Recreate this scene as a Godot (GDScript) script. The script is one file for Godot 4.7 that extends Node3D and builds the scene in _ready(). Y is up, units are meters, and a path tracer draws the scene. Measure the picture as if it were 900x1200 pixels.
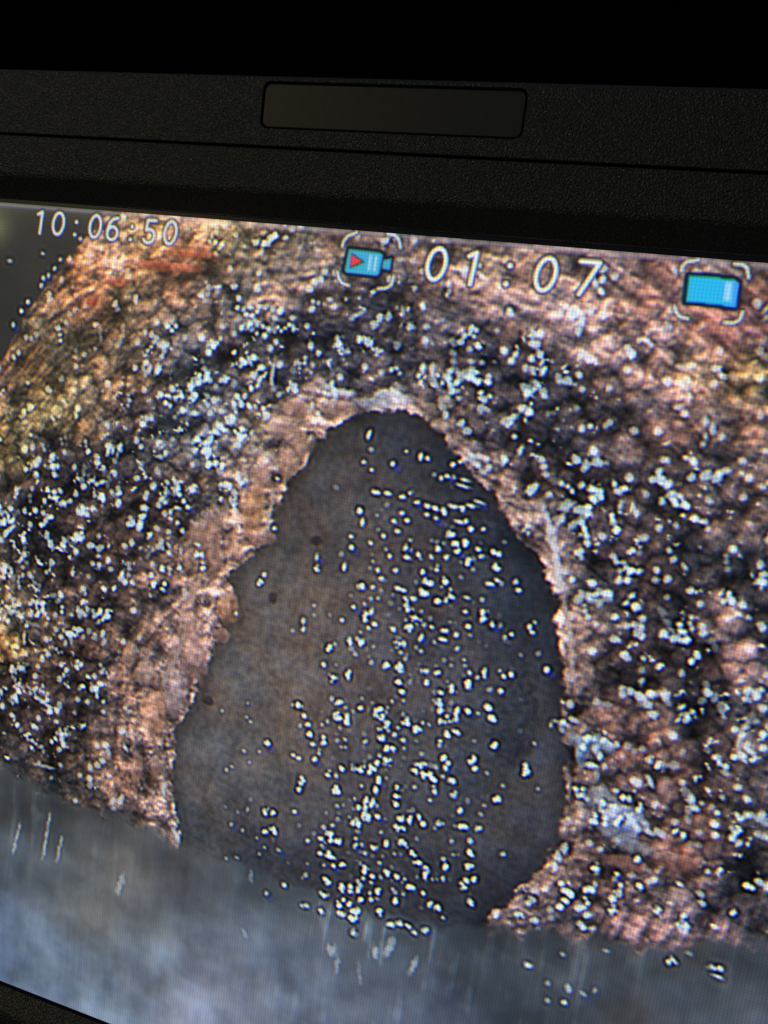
extends Node3D
# A small video inspection monitor, seen close and askew: textured black frame, a smooth plate let into it, and a lit screen.
# Lengths are millimetres in the monitor's own axes (x right, y up, z out of the screen, zero at the picture's upper left corner);
# the picture on the screen is laid out in thousandths of its height.

const MM := 0.001
const PIC_W := 154.67          # picture size
const PIC_H := 87.0
const LIFT := 104.0            # the picture's top edge above the table
const ROWS := 816              # rows of the video picture as it is computed
const COLS := 1451
const STEP := 1000.0 / 816.0   # picture units per computed dot

var red := PackedFloat32Array()
var green := PackedFloat32Array()
var blue := PackedFloat32Array()
var halo := 1.0


func _ready() -> void:
	# camera
	var cam := Camera3D.new()
	cam.name = "camera"
	cam.fov = 61.9275
	cam.near = 0.005
	cam.far = 6.0
	cam.transform = Transform3D(Basis(Vector3(0.945328, 0.127390, -0.300212), Vector3(-0.166757, 0.979924, -0.109280), Vector3(0.280263, 0.153368, 0.947592)).orthonormalized(),
		Vector3(70.184, LIFT - 12.708, 74.673) * MM)
	add_child(cam)
	cam.current = true
	# the dim room
	var we := WorldEnvironment.new()
	we.name = "room_air"
	var env := Environment.new()
	env.background_mode = Environment.BG_COLOR
	env.background_color = Color(0.06, 0.074, 0.09).linear_to_srgb()
	env.tonemap_mode = Environment.TONE_MAPPER_LINEAR
	env.tonemap_exposure = 1.0
	env.sdfgi_enabled = true
	env.ssao_enabled = true
	env.ssil_enabled = true
	we.environment = env
	add_child(we)
	# one warm lamp, far to the left and a little above the monitor
	var lamp := AreaLight3D.new()
	lamp.name = "room_lamp"
	lamp.area_size = Vector2(0.07, 0.07)
	lamp.light_color = Color(1.0, 0.92, 0.66)
	lamp.light_energy = 0.046
	lamp.area_range = 4.0
	lamp.shadow_enabled = true
	add_child(lamp)
	lamp.look_at_from_position(Vector3(-440, LIFT + 225, 560) * MM, Vector3(10, LIFT - 30, 0) * MM)
	build_surroundings()
	build_monitor()


# ---------------------------------------------------------------- helpers

func commit(called: String, st: SurfaceTool, m: Material, parent: Node) -> MeshInstance3D:
	var o := MeshInstance3D.new()
	o.name = called
	o.mesh = st.commit()
	o.mesh.surface_set_material(0, m)
	parent.add_child(o, true)
	return o


func quad(st: SurfaceTool, a: Vector3, b: Vector3, c: Vector3, d: Vector3) -> void:
	# counter-clockwise as seen from outside, given a-b-c-d; Godot wants the front clockwise
	for p in [a, c, b, a, d, c]:
		st.add_vertex(p * MM)


func loop(out: float, z: float, turn: float) -> PackedVector3Array:
	# a rounded rectangle that lies «out» beyond the picture's edges; starts at the left end of the top edge, goes clockwise
	var pts := PackedVector3Array()
	var r := maxf(turn, 0.05)
	var x0 := -out
	var x1 := PIC_W + out
	var y0 := out
	var y1 := -PIC_H - out
	for c in [[x1 - r, y0 - r, 90.0], [x1 - r, y1 + r, 0.0], [x0 + r, y1 + r, -90.0], [x0 + r, y0 - r, -180.0]]:
		for k in 9:
			var a := deg_to_rad(c[2] - k * 90.0 / 8.0)
			pts.append(Vector3(c[0] + cos(a) * r, c[1] + sin(a) * r, z))
	return pts


func ring(st: SurfaceTool, a: PackedVector3Array, b: PackedVector3Array, group: int, leave := -1) -> void:
	# the band between an inner loop a and an outer loop b
	st.set_smooth_group(group)
	var n := a.size()
	for i in n:
		if i == leave:
			continue
		var j := (i + 1) % n
		quad(st, a[i], a[j], b[j], b[i])


func slot_loop(x0: float, x1: float, y0: float, y1: float, r: float, z: float) -> PackedVector3Array:
	var pts := PackedVector3Array()
	for c in [[x1 - r, y0 - r, 90.0], [x1 - r, y1 + r, 0.0], [x0 + r, y1 + r, -90.0], [x0 + r, y0 - r, -180.0]]:
		for k in 9:
			var a := deg_to_rad(c[2] - k * 90.0 / 8.0)
			pts.append(Vector3(c[0] + cos(a) * r, c[1] + sin(a) * r, z))
	return pts


func grain(freq: float, seed_: int, strength: float) -> NoiseTexture2D:
	var n := FastNoiseLite.new()
	n.noise_type = FastNoiseLite.TYPE_SIMPLEX_SMOOTH
	n.frequency = freq
	n.fractal_type = FastNoiseLite.FRACTAL_FBM
	n.fractal_octaves = 3
	n.seed = seed_
	var t := NoiseTexture2D.new()
	t.width = 1024
	t.height = 1024
	t.noise = n
	t.as_normal_map = true
	t.bump_strength = strength
	return t


func flecks(base: Color, fleck: Color) -> NoiseTexture2D:
	# the fine bright grain in the moulded plastic
	var n := FastNoiseLite.new()
	n.noise_type = FastNoiseLite.TYPE_SIMPLEX_SMOOTH
	n.frequency = 0.1
	n.fractal_octaves = 2
	n.seed = 8
	var ramp := Gradient.new()
	ramp.offsets = PackedFloat32Array([0.0, 0.69, 0.8, 1.0])
	ramp.colors = PackedColorArray([base.linear_to_srgb(), base.linear_to_srgb(), fleck.linear_to_srgb(), fleck.linear_to_srgb()])
	var t := NoiseTexture2D.new()
	t.width = 1024
	t.height = 1024
	t.noise = n
	t.color_ramp = ramp
	return t


func plastic(c: Color, rough: float) -> StandardMaterial3D:
	var m := StandardMaterial3D.new()
	m.albedo_color = c.linear_to_srgb()
	m.roughness = rough
	return m


func build_surroundings() -> void:
	var dark := plastic(Color(0.003, 0.003, 0.0035), 0.95)
	dark.specular_mode = BaseMaterial3D.SPECULAR_DISABLED
	var st := SurfaceTool.new()
	st.begin(Mesh.PRIMITIVE_TRIANGLES)
	quad(st, Vector3(-900, 0, 500), Vector3(1100, 0, 500), Vector3(1100, 0, -420), Vector3(-900, 0, -420))
	st.generate_normals()
	var table := commit("table_surface", st, plastic(Color(0.16, 0.165, 0.17), 0.7), self)
	table.set_meta("kind", "structure")
	table.set_meta("label", "dull grey surface that the monitor stands on")
	st = SurfaceTool.new()
	st.begin(Mesh.PRIMITIVE_TRIANGLES)
	quad(st, Vector3(-900, 0, -420), Vector3(1100, 0, -420), Vector3(1100, 900, -420), Vector3(-900, 900, -420))
	st.generate_normals()
	var wall := commit("backdrop", st, dark, self)
	wall.set_meta("kind", "structure")
	wall.set_meta("label", "unlit black background above the monitor")


func build_monitor() -> void:
	var mon := Node3D.new()
	mon.name = "inspection_monitor"
	mon.set_meta("label", "black plastic video inspection monitor showing a wet pipe wall on its lit screen")
	mon.set_meta("category", "monitor")
	add_child(mon)
	var up := Vector3(0, LIFT, 0) * MM
	var black := plastic(Color(0.015, 0.0155, 0.015), 0.33)
	black.albedo_color = Color.WHITE
	black.albedo_texture = flecks(Color(0.015, 0.0155, 0.015), Color(0.16, 0.16, 0.14))
	black.metallic = 1.0
	black.metallic_texture = flecks(Color.BLACK, Color.WHITE)
	black.normal_enabled = true
	black.normal_texture = grain(0.075, 5, 9.0)
	black.normal_scale = 0.6
	black.uv1_triplanar = true
	black.uv1_scale = Vector3.ONE * 48.0

	# front frame: slope round the screen, flat front, edge down into the seam
	var st := SurfaceTool.new()
	st.begin(Mesh.PRIMITIVE_TRIANGLES)
	var prof := [[0.42, -0.3, 0.5], [0.42, 0.1, 0.5], [0.5, 0.2, 0.55], [2.35, 1.34, 1.3], [2.6, 1.46, 1.4], [2.9, 1.5, 1.5], [6.16, 1.5, 3.0], [6.24, 1.44, 3.0], [6.26, 0.7, 3.0]]
	for i in prof.size() - 1:
		var p = prof[i]
		var q = prof[i + 1]
		ring(st, loop(p[0], p[1], p[2]), loop(q[0], q[1], q[2]), 1 if i in [3, 4, 5] else i + 2)
	st.generate_normals()
	commit("front_frame", st, black, mon).position = up

	# housing: seam floor, flat front with the slot, rounded outer edge, sides, back
	var sx0 := 32.25
	var sx1 := 56.15
	var sy0 := 11.98
	var sy1 := 7.93
	st = SurfaceTool.new()
	st.begin(Mesh.PRIMITIVE_TRIANGLES)
	prof = [[6.24, 0.75, 3.0], [6.44, 0.75, 3.1], [6.44, 1.43, 3.1], [6.52, 1.5, 3.1], [12.12, 1.5, 5.0], [12.32, 1.44, 5.0], [12.46, 1.25, 5.0], [12.52, 0.9, 5.0], [12.52, -20.0, 5.0], [11.5, -22.0, 5.0], [-30.0, -22.0, 2.0]]
	for i in prof.size() - 1:
		var p = prof[i]
		var q = prof[i + 1]
		var flat: bool = i == 3
		ring(st, loop(p[0], p[1], p[2]), loop(q[0], q[1], q[2]), 1 if i in [4, 5, 6] else i + 2, 35 if flat else -1)
	var back := loop(-30.0, -22.0, 2.0)
	quad(st, back[0], back[9], back[18], back[27])
	# the top side of the flat front, with the opening of the slot in it
	st.set_smooth_group(40)
	var a := loop(6.52, 1.5, 3.1)
	var b := loop(12.12, 1.5, 5.0)
	var l := [a[35], a[0], b[0], b[35]]
	var bx0 := sx0 - 1.0
	var bx1 := sx1 + 1.0
	quad(st, l[0], Vector3(bx0, 6.52, 1.5), Vector3(bx0, 12.12, 1.5), l[3])
	quad(st, Vector3(bx1, 6.52, 1.5), l[1], l[2], Vector3(bx1, 12.12, 1.5))
	var rim := slot_loop(sx0, sx1, sy0, sy1, 0.75, 1.5)
	var box := PackedVector3Array()
	for p in rim:
		var q := Vector3(clampf(p.x, bx0, bx1), 12.12 if p.y > (sy0 + sy1) / 2 else 6.52, 1.5)
		if p.x > sx1 - 0.75 + 0.53:
			q.x = bx1
			q.y = 12.12 if p.y > sy0 - 0.74 else 6.52 if p.y < sy1 + 0.74 else p.y
		elif p.x < sx0 + 0.75 - 0.53:
			q.x = bx0
			q.y = 12.12 if p.y > sy0 - 0.74 else 6.52 if p.y < sy1 + 0.74 else p.y
		box.append(q)
	ring(st, rim, box, 40)
	var rim2 := slot_loop(sx0 + 0.05, sx1 - 0.05, sy0 - 0.05, sy1 + 0.05, 0.72, 1.44)
	ring(st, rim2, rim, 41)
	var rim3 := slot_loop(sx0 + 0.05, sx1 - 0.05, sy0 - 0.05, sy1 + 0.05, 0.72, 0.7)
	ring(st, rim3, rim2, 42)
	st.set_smooth_group(43)
	for i in 17:
		quad(st, rim3[i], rim3[35 - i - 1], rim3[35 - i], rim3[35] if i == 0 else rim3[i - 1])
	st.generate_normals()
	commit("housing", st, black, mon).position = up

	# the smooth plate in the slot
	st = SurfaceTool.new()
	st.begin(Mesh.PRIMITIVE_TRIANGLES)
	var e := 0.17
	var low := slot_loop(sx0 + e, sx1 - e, sy0 - e, sy1 + e, 0.62, 0.72)
	var side := slot_loop(sx0 + e, sx1 - e, sy0 - e, sy1 + e, 0.62, 1.28)
	var top := slot_loop(sx0 + e + 0.08, sx1 - e - 0.08, sy0 - e - 0.08, sy1 + e + 0.08, 0.56, 1.34)
	ring(st, side, low, 1)
	ring(st, top, side, 2)
	st.set_smooth_group(3)
	var mid := Vector3((sx0 + sx1) / 2, (sy0 + sy1) / 2, 1.34)
	for i in 36:
		for p in [mid, top[i], top[(i + 1) % 36]]:
			st.add_vertex(p * MM)
	st.generate_normals()
	var satin := plastic(Color(0.013, 0.0135, 0.0115), 0.5)
	var sn := FastNoiseLite.new()
	sn.frequency = 0.05
	sn.fractal_octaves = 4
	sn.seed = 77
	var srt := NoiseTexture2D.new()
	srt.width = 512
	srt.height = 512
	srt.seamless = true
	srt.noise = sn
	srt.as_normal_map = true
	srt.bump_strength = 0.12
	satin.normal_enabled = true
	satin.normal_texture = srt
	satin.uv1_triplanar = true
	satin.uv1_scale = Vector3.ONE * 30.0
	commit("name_plate", st, satin, mon).position = up

	# black margin of the display between picture and frame
	st = SurfaceTool.new()
	st.begin(Mesh.PRIMITIVE_TRIANGLES)
	ring(st, loop(0.0, 0.0, 0.05), loop(1.2, 0.0, 0.05), 1)
	st.generate_normals()
	commit("display_margin", st, plastic(Color(0.006, 0.006, 0.007), 0.25), mon).position = up

	build_screen(mon, up)


# ---------------------------------------------------------------- the screen and its picture

func build_screen(mon: Node3D, up: Vector3) -> void:
	paint_video()
	paint_readouts()
	var whole := packed_image()
	var left := finished(whole, 0, ROWS, 2048)
	var right := finished(whole, ROWS, COLS - ROWS, 1594)
	var lm := lit(left)
	var rm := lit(right)
	# the readouts are areas of the same display: their rectangles are left out of the screen's own sheet
	var areas := [
		["time_readout", Rect2(72, 14, 190, 46), "pale time readout 10:06:50 in the corner of the screen"],
		["recording_icon", Rect2(428, 3, 94, 84), "blue video camera icon with red triangle inside four corner brackets"],
		["elapsed_time_readout", Rect2(530, 16, 200, 56), "white elapsed time readout 01:07 beside the camera icon"],
		["memory_card_icon", Rect2(786, 2, 100, 82), "bright blue memory card icon inside four corner brackets"],
	]
	var xs := PackedFloat32Array([0.0])
	for s in areas:
		xs.append(s[1].position.x)
		xs.append(s[1].end.x)
	xs.append(1000.0)
	var st := SurfaceTool.new()
	st.begin(Mesh.PRIMITIVE_TRIANGLES)
	st.set_normal(Vector3(0, 0, 1))
	for i in xs.size() - 1:
		var w := Vector2(xs[i], xs[i + 1])
		if i % 2 == 0:
			sheet(st, Rect2(w.x, 0, w.y - w.x, 1000), 0.0, 1000.0)
		else:
			var r: Rect2 = areas[i / 2][1]
			sheet(st, Rect2(w.x, 0, w.y - w.x, r.position.y), 0.0, 1000.0)
			sheet(st, Rect2(w.x, r.end.y, w.y - w.x, 1000 - r.end.y), 0.0, 1000.0)
	var mesh := st.commit()
	st = SurfaceTool.new()
	st.begin(Mesh.PRIMITIVE_TRIANGLES)
	st.set_normal(Vector3(0, 0, 1))
	sheet(st, Rect2(1000, 0, PIC_W / PIC_H * 1000 - 1000, 1000), 1000.0, PIC_W / PIC_H * 1000 - 1000)
	st.commit(mesh)
	mesh.surface_set_material(0, lm)
	mesh.surface_set_material(1, rm)
	var o := MeshInstance3D.new()
	o.name = "screen"
	o.mesh = mesh
	o.set_meta("label", "lit screen with a picture of a wet rusty pipe wall around a dark opening")
	mon.add_child(o, true)
	o.position = up
	for s in areas:
		st = SurfaceTool.new()
		st.begin(Mesh.PRIMITIVE_TRIANGLES)
		st.set_normal(Vector3(0, 0, 1))
		sheet(st, s[1], 0.0, 1000.0)
		commit(s[0], st, lm, o).set_meta("label", s[2])


func sheet(st: SurfaceTool, r: Rect2, u0: float, uw: float) -> void:
	var k := PIC_H / 1000.0
	for c in [[0, 0], [1, 0], [1, 1], [0, 0], [1, 1], [0, 1]]:
		var x: float = r.position.x + c[0] * r.size.x
		var y: float = r.position.y + c[1] * r.size.y
		st.set_uv(Vector2((x - u0) / uw, y / 1000.0))
		st.add_vertex(Vector3(x * k, -y * k, 0) * MM)


func lit(im: Image) -> StandardMaterial3D:
	var m := StandardMaterial3D.new()
	m.albedo_color = Color(0.02, 0.02, 0.02)
	m.roughness = 0.3
	m.texture_repeat = false
	m.emission_enabled = true
	m.emission = Color.BLACK
	m.emission_texture = ImageTexture.create_from_image(im)
	m.emission_energy_multiplier = 1.0
	return m


func finished(whole: Image, x0: int, w: int, wide: int) -> Image:
	# enlarge, then lay the display's dark dot grid over it
	var im := whole.get_region(Rect2i(x0, 0, w, ROWS))
	im.resize(w * 580 / ROWS, 580, Image.INTERPOLATE_BILINEAR)
	im.resize(wide, 2048, Image.INTERPOLATE_CUBIC)
	im.convert(Image.FORMAT_RGBA8)
	var pitch := 2048.0 / 288.0
	var grid := Image.create_empty(wide, 2048, false, Image.FORMAT_RGBA8)
	var row := Image.create_empty(wide, 1, false, Image.FORMAT_RGBA8)
	for variant in 12:
		var gy: float = variant / 11.0
		for x in wide:
			var ph := fposmod((x + x0 * 2.51) / pitch, 1.0)
			var gx := pow(0.5 + 0.5 * cos(ph * TAU), 1.5)
			var dark := 1.0 - (1.0 - 0.075 * gx) * (1.0 - 0.05 * gy)
			row.set_pixel(x, 0, Color(0.0, 0.0, 0.03, dark))
		for y in 2048:
			var g := pow(0.5 + 0.5 * cos(fposmod(y / pitch, 1.0) * TAU), 1.5)
			if roundi(g * 11.0) == variant:
				grid.blit_rect(row, Rect2i(0, 0, wide, 1), Vector2i(0, y))
	im.blend_rect(grid, Rect2i(0, 0, wide, 2048), Vector2i.ZERO)
	im.convert(Image.FORMAT_RGB8)
	return im


func layer(type: int, freq: float, octaves: int, seed_: int, w: int, h: int, warp := 0.0) -> PackedByteArray:
	var n := FastNoiseLite.new()
	n.noise_type = type
	n.frequency = freq
	n.seed = seed_
	n.fractal_type = FastNoiseLite.FRACTAL_FBM if octaves > 1 else FastNoiseLite.FRACTAL_NONE
	n.fractal_octaves = octaves
	if type == FastNoiseLite.TYPE_CELLULAR:
		n.cellular_return_type = FastNoiseLite.RETURN_CELL_VALUE if octaves < 0 else FastNoiseLite.RETURN_DISTANCE
	if warp > 0.0:
		n.domain_warp_enabled = true
		n.domain_warp_amplitude = warp
		n.domain_warp_frequency = freq * 0.6
	var im := n.get_image(w, h)
	if w != COLS or h != ROWS:
		im.resize(COLS, ROWS, Image.INTERPOLATE_CUBIC)
	return im.get_data()


func field(spots: Array, cell: float, reach: float) -> PackedFloat32Array:
	# colour and amount of glints between hand-placed spots [x, y, r, g, b, glints] -> four floats per dot
	var w := int(ceil(1780.0 / cell)) + 1
	var h := int(ceil(1000.0 / cell)) + 1
	var im := Image.create_empty(w, h, false, Image.FORMAT_RGBAF)
	var n := spots.size() / 6
	for j in h:
		for i in w:
			var sum := Vector4.ZERO
			var tot := 0.0
			for k in n:
				var dx: float = spots[k * 6] - i * cell
				var dy: float = spots[k * 6 + 1] - j * cell
				var g := 1.0 / (dx * dx + dy * dy + reach * reach)
				g = g * g
				tot += g
				sum += Vector4(spots[k * 6 + 2], spots[k * 6 + 3], spots[k * 6 + 4], spots[k * 6 + 5]) * g
			sum /= tot
			im.set_pixel(i, j, Color(sum.x / 255.0, sum.y / 255.0, sum.z / 255.0, sum.w / 100.0))
	im.resize(int((w - 1) * cell / STEP), int((h - 1) * cell / STEP), Image.INTERPOLATE_BILINEAR)
	im.crop(COLS, ROWS)
	return im.get_data().to_float32_array()


func distance_field(line: PackedVector2Array, cell: float) -> PackedFloat32Array:
	# signed distance to a closed outline, negative inside, per dot
	var w := int(ceil(1780.0 / cell)) + 1
	var h := int(ceil(1000.0 / cell)) + 1
	var im := Image.create_empty(w, h, false, Image.FORMAT_RF)
	var n := line.size()
	for j in h:
		for i in w:
			var p := Vector2(i, j) * cell
			var best := 1e9
			for k in n:
				var q := Geometry2D.get_closest_point_to_segment(p, line[k], line[(k + 1) % n])
				best = minf(best, p.distance_squared_to(q))
			best = sqrt(best)
			im.set_pixel(i, j, Color(-best if Geometry2D.is_point_in_polygon(p, line) else best, 0, 0))
	im.resize(int((w - 1) * cell / STEP), int((h - 1) * cell / STEP), Image.INTERPOLATE_BILINEAR)
	im.crop(COLS, ROWS)
	return im.get_data().to_float32_array()


func points(list: Array) -> PackedVector2Array:
	var p := PackedVector2Array()
	for i in list.size() / 2:
		p.append(Vector2(list[i * 2], list[i * 2 + 1]))
	return p


func paint_video() -> void:
	# ---- where things are in the picture
	var opening := points([525, 178, 533, 174, 557, 174, 585, 180, 604, 193, 619, 211, 647, 230, 673, 254, 701, 288, 729, 309, 749, 357, 762, 417, 774, 479, 786, 542, 787, 594, 770, 641, 744, 683, 724, 716, 727, 737, 667, 758, 597, 763, 533, 758, 479, 754, 411, 751, 347, 751, 348, 725, 336, 678, 327, 593, 341, 566, 357, 522, 363, 491, 371, 473, 376, 453, 376, 439, 383, 423, 385, 403, 381, 384, 403, 360, 416, 348, 424, 309, 433, 281, 442, 266, 463, 232, 471, 213, 491, 193, 511, 184])
	var corner := points([-41, -7, 185, -11, 152, 28, 115, 69, 82, 111, 58, 154, 43, 186, -27, 211])
	var water := points([3, 700, 84, 694, 165, 715, 229, 722, 290, 716, 321, 727, 357, 730, 409, 730, 476, 731, 531, 735, 594, 739, 663, 731, 721, 717, 772, 700, 842, 690, 908, 674, 952, 649, 997, 635])
	for p in [Vector2(1150, 655), Vector2(1400, 668), Vector2(1800, 690), Vector2(1800, 1040), Vector2(-60, 1040)]:
		water.append(p)
	var rock := [23, 195, 120, 80, 60, 10, 68, 283, 165, 130, 80, 25, 126, 233, 190, 155, 95, 22, 184, 205, 150, 115, 80, 22, 98, 186, 95, 75, 50, 10, 155, 149, 105, 85, 60, 16, 208, 95, 120, 95, 65, 22, 174, 99, 140, 90, 60, 10, 217, 71, 150, 110, 75, 20, 270, 48, 165, 105, 72, 10, 305, 26, 170, 115, 80, 16, 240, 17, 185, 140, 90, 18, 193, 49, 150, 105, 75, 16, 330, 9, 170, 140, 95, 28, 374, 35, 150, 120, 90, 20, 411, 10, 170, 135, 105, 18, 397, 59, 165, 130, 108, 10, 327, 84, 120, 100, 85, 28, 361, 108, 100, 85, 78, 30, 442, 29, 165, 130, 105, 10, 467, -6, 165, 125, 100, 6, 279, 136, 110, 95, 85, 30, 239, 179, 120, 95, 75, 28, 203, 164, 115, 90, 65, 26, 315, 170, 80, 76, 78, 44, 386, 142, 88, 82, 82, 40, 431, 97, 72, 66, 70, 30, 473, 115, 66, 62, 66, 34, 428, 156, 80, 76, 78, 46, 506, 76, 60, 56, 62, 28, 505, 138, 84, 76, 76, 42, 547, 106, 70, 64, 68, 30, 474, 53, 130, 105, 95, 22, 541, 59, 95, 85, 82, 30, 584, 43, 130, 102, 92, 16, 612, 53, 125, 100, 92, 18, 655, 53, 150, 118, 105, 10, 700, 73, 140, 110, 100, 18, 738, 53, 170, 130, 115, 22, 615, 15, 150, 120, 95, 8, 680, -2, 160, 125, 105, 14, 579, 10, 150, 115, 95, 22, 749, 20, 155, 120, 105, 12, 781, 25, 145, 108, 98, 14, 721, -1, 165, 125, 105, 22, 851, -4, 150, 120, 100, 10, 800, 0, 130, 90, 80, 6, 850, 69, 125, 80, 68, 6, 875, 47, 100, 64, 56, 5, 790, 80, 150, 112, 100, 20, 838, 90, 165, 130, 100, 24, 885, 100, 180, 140, 90, 34, 899, 138, 150, 110, 90, 26, 798, 127, 165, 125, 112, 18, 833, 147, 145, 108, 95, 12, 804, 159, 140, 105, 92, 8, 864, 151, 110, 85, 75, 14, 869, 134, 80, 66, 58, 8, 763, 107, 130, 105, 98, 20, 631, 123, 72, 64, 68, 40, 682, 117, 72, 64, 66, 40, 671, 160, 80, 70, 70, 40, 716, 171, 60, 54, 56, 36, 746, 150, 80, 68, 66, 34, 638, 173, 95, 80, 78, 36, 589, 145, 110, 90, 84, 36, 565, 166, 150, 122, 108, 14, 536, 162, 160, 140, 130, 20, 490, 175, 155, 122, 105, 10, 465, 206, 165, 130, 105, 14, 517, 158, 135, 115, 108, 20, 412, 186, 140, 118, 105, 32, 427, 230, 165, 130, 108, 18, 394, 216, 185, 150, 110, 18, 363, 220, 165, 155, 150, 44, 323, 245, 140, 135, 135, 46, 289, 231, 95, 88, 85, 46, 243, 227, 95, 78, 70, 38, 379, 171, 100, 90, 88, 44, 130, 284, 80, 66, 60, 36, 192, 305, 62, 52, 50, 40, 111, 350, 70, 60, 55, 44, 250, 296, 66, 58, 55, 40, 139, 398, 60, 48, 46, 42, 209, 364, 75, 58, 50, 36, 276, 332, 80, 62, 55, 30, 316, 286, 85, 72, 66, 36, 351, 300, 140, 115, 98, 24, 391, 274, 165, 130, 108, 16, 416, 308, 160, 122, 98, 8, 392, 332, 160, 118, 90, 10, 334, 352, 130, 105, 92, 26, 304, 378, 115, 90, 78, 24, 379, 364, 150, 115, 98, 6, 373, 405, 160, 118, 95, 4, 335, 413, 150, 112, 95, 10, 285, 423, 100, 80, 70, 20, 227, 424, 85, 68, 62, 28, 193, 452, 80, 64, 56, 36, 145, 461, 100, 80, 68, 44, 83, 496, 160, 130, 100, 46, 86, 529, 180, 130, 75, 30, 123, 510, 120, 95, 75, 36, 174, 520, 85, 65, 55, 34, 116, 578, 80, 62, 55, 40, 213, 534, 70, 56, 50, 24, 256, 481, 115, 88, 74, 12, 302, 471, 140, 108, 92, 8, 355, 491, 165, 130, 118, 4, 330, 528, 140, 112, 100, 4, 302, 535, 150, 118, 102, 10, 262, 544, 120, 92, 78, 8, 290, 592, 160, 120, 98, 4, 324, 583, 120, 100, 90, 2, 231, 606, 85, 68, 60, 16, 169, 611, 75, 60, 54, 36, 107, 638, 70, 56, 50, 30, 160, 658, 85, 66, 56, 34, 225, 675, 120, 92, 74, 18, 274, 673, 140, 105, 88, 8, 317, 684, 110, 90, 82, 6, 110, 683, 60, 54, 50, 12, 177, 700, 70, 62, 56, 14, 302, 710, 90, 76, 68, 4, 330, 636, 80, 74, 70, 4, 332, 718, 90, 90, 92, 8, 625, 201, 110, 92, 84, 22, 645, 216, 150, 122, 110, 10, 660, 196, 90, 72, 68, 34, 707, 224, 95, 74, 68, 36, 695, 261, 150, 125, 112, 12, 725, 282, 145, 118, 108, 18, 746, 252, 90, 72, 68, 32, 745, 331, 140, 115, 105, 16, 766, 390, 135, 110, 100, 16, 770, 353, 150, 115, 100, 18, 764, 215, 70, 60, 60, 40, 812, 207, 95, 78, 74, 38, 865, 199, 110, 88, 82, 36, 902, 193, 120, 95, 85, 32, 791, 279, 85, 68, 66, 40, 820, 256, 100, 76, 70, 32, 852, 259, 60, 56, 58, 28, 885, 228, 130, 105, 98, 30, 915, 223, 160, 125, 110, 24, 900, 267, 60, 56, 56, 30, 782, 324, 85, 70, 68, 38, 823, 324, 80, 66, 64, 36, 862, 316, 80, 66, 64, 34, 895, 327, 140, 110, 100, 26, 925, 363, 165, 125, 115, 20, 932, 319, 70, 62, 62, 34, 889, 380, 85, 70, 68, 36, 824, 377, 80, 66, 66, 36, 787, 403, 90, 76, 72, 30, 787, 457, 110, 88, 80, 24, 818, 441, 108, 78, 70, 12, 853, 450, 128, 94, 84, 16, 830, 411, 95, 75, 70, 30, 881, 425, 85, 72, 70, 40, 928, 422, 90, 76, 74, 44, 959, 467, 80, 70, 70, 46, 922, 477, 95, 75, 70, 38, 876, 489, 110, 82, 74, 32, 843, 489, 120, 85, 75, 24, 804, 509, 100, 80, 75, 18, 818, 542, 115, 100, 98, 32, 866, 528, 110, 80, 72, 34, 914, 524, 105, 80, 74, 38, 961, 520, 80, 70, 68, 42, 875, 582, 112, 84, 76, 30, 825, 587, 95, 76, 70, 28, 900, 583, 122, 86, 76, 12, 937, 563, 110, 80, 72, 34, 972, 579, 70, 64, 64, 26, 796, 567, 115, 95, 90, 20, 795, 616, 130, 102, 94, 26, 774, 652, 150, 112, 104, 28, 760, 681, 130, 105, 102, 26, 816, 638, 120, 95, 90, 32, 857, 625, 90, 70, 66, 24, 899, 621, 85, 70, 66, 24, 939, 618, 90, 76, 76, 26, 863, 662, 130, 98, 96, 14, 912, 650, 120, 92, 90, 16, 951, 642, 150, 112, 112, 6, 980, 623, 80, 74, 76, 10, 831, 677, 80, 70, 70, 8, 789, 691, 90, 76, 76, 14, 963, 61, 140, 100, 80, 24, 1058, 199, 70, 60, 58, 34, 1022, 366, 80, 68, 66, 36, 1106, 117, 140, 100, 75, 20, 1211, 321, 60, 52, 50, 30, 1053, 528, 80, 70, 66, 26]
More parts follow.
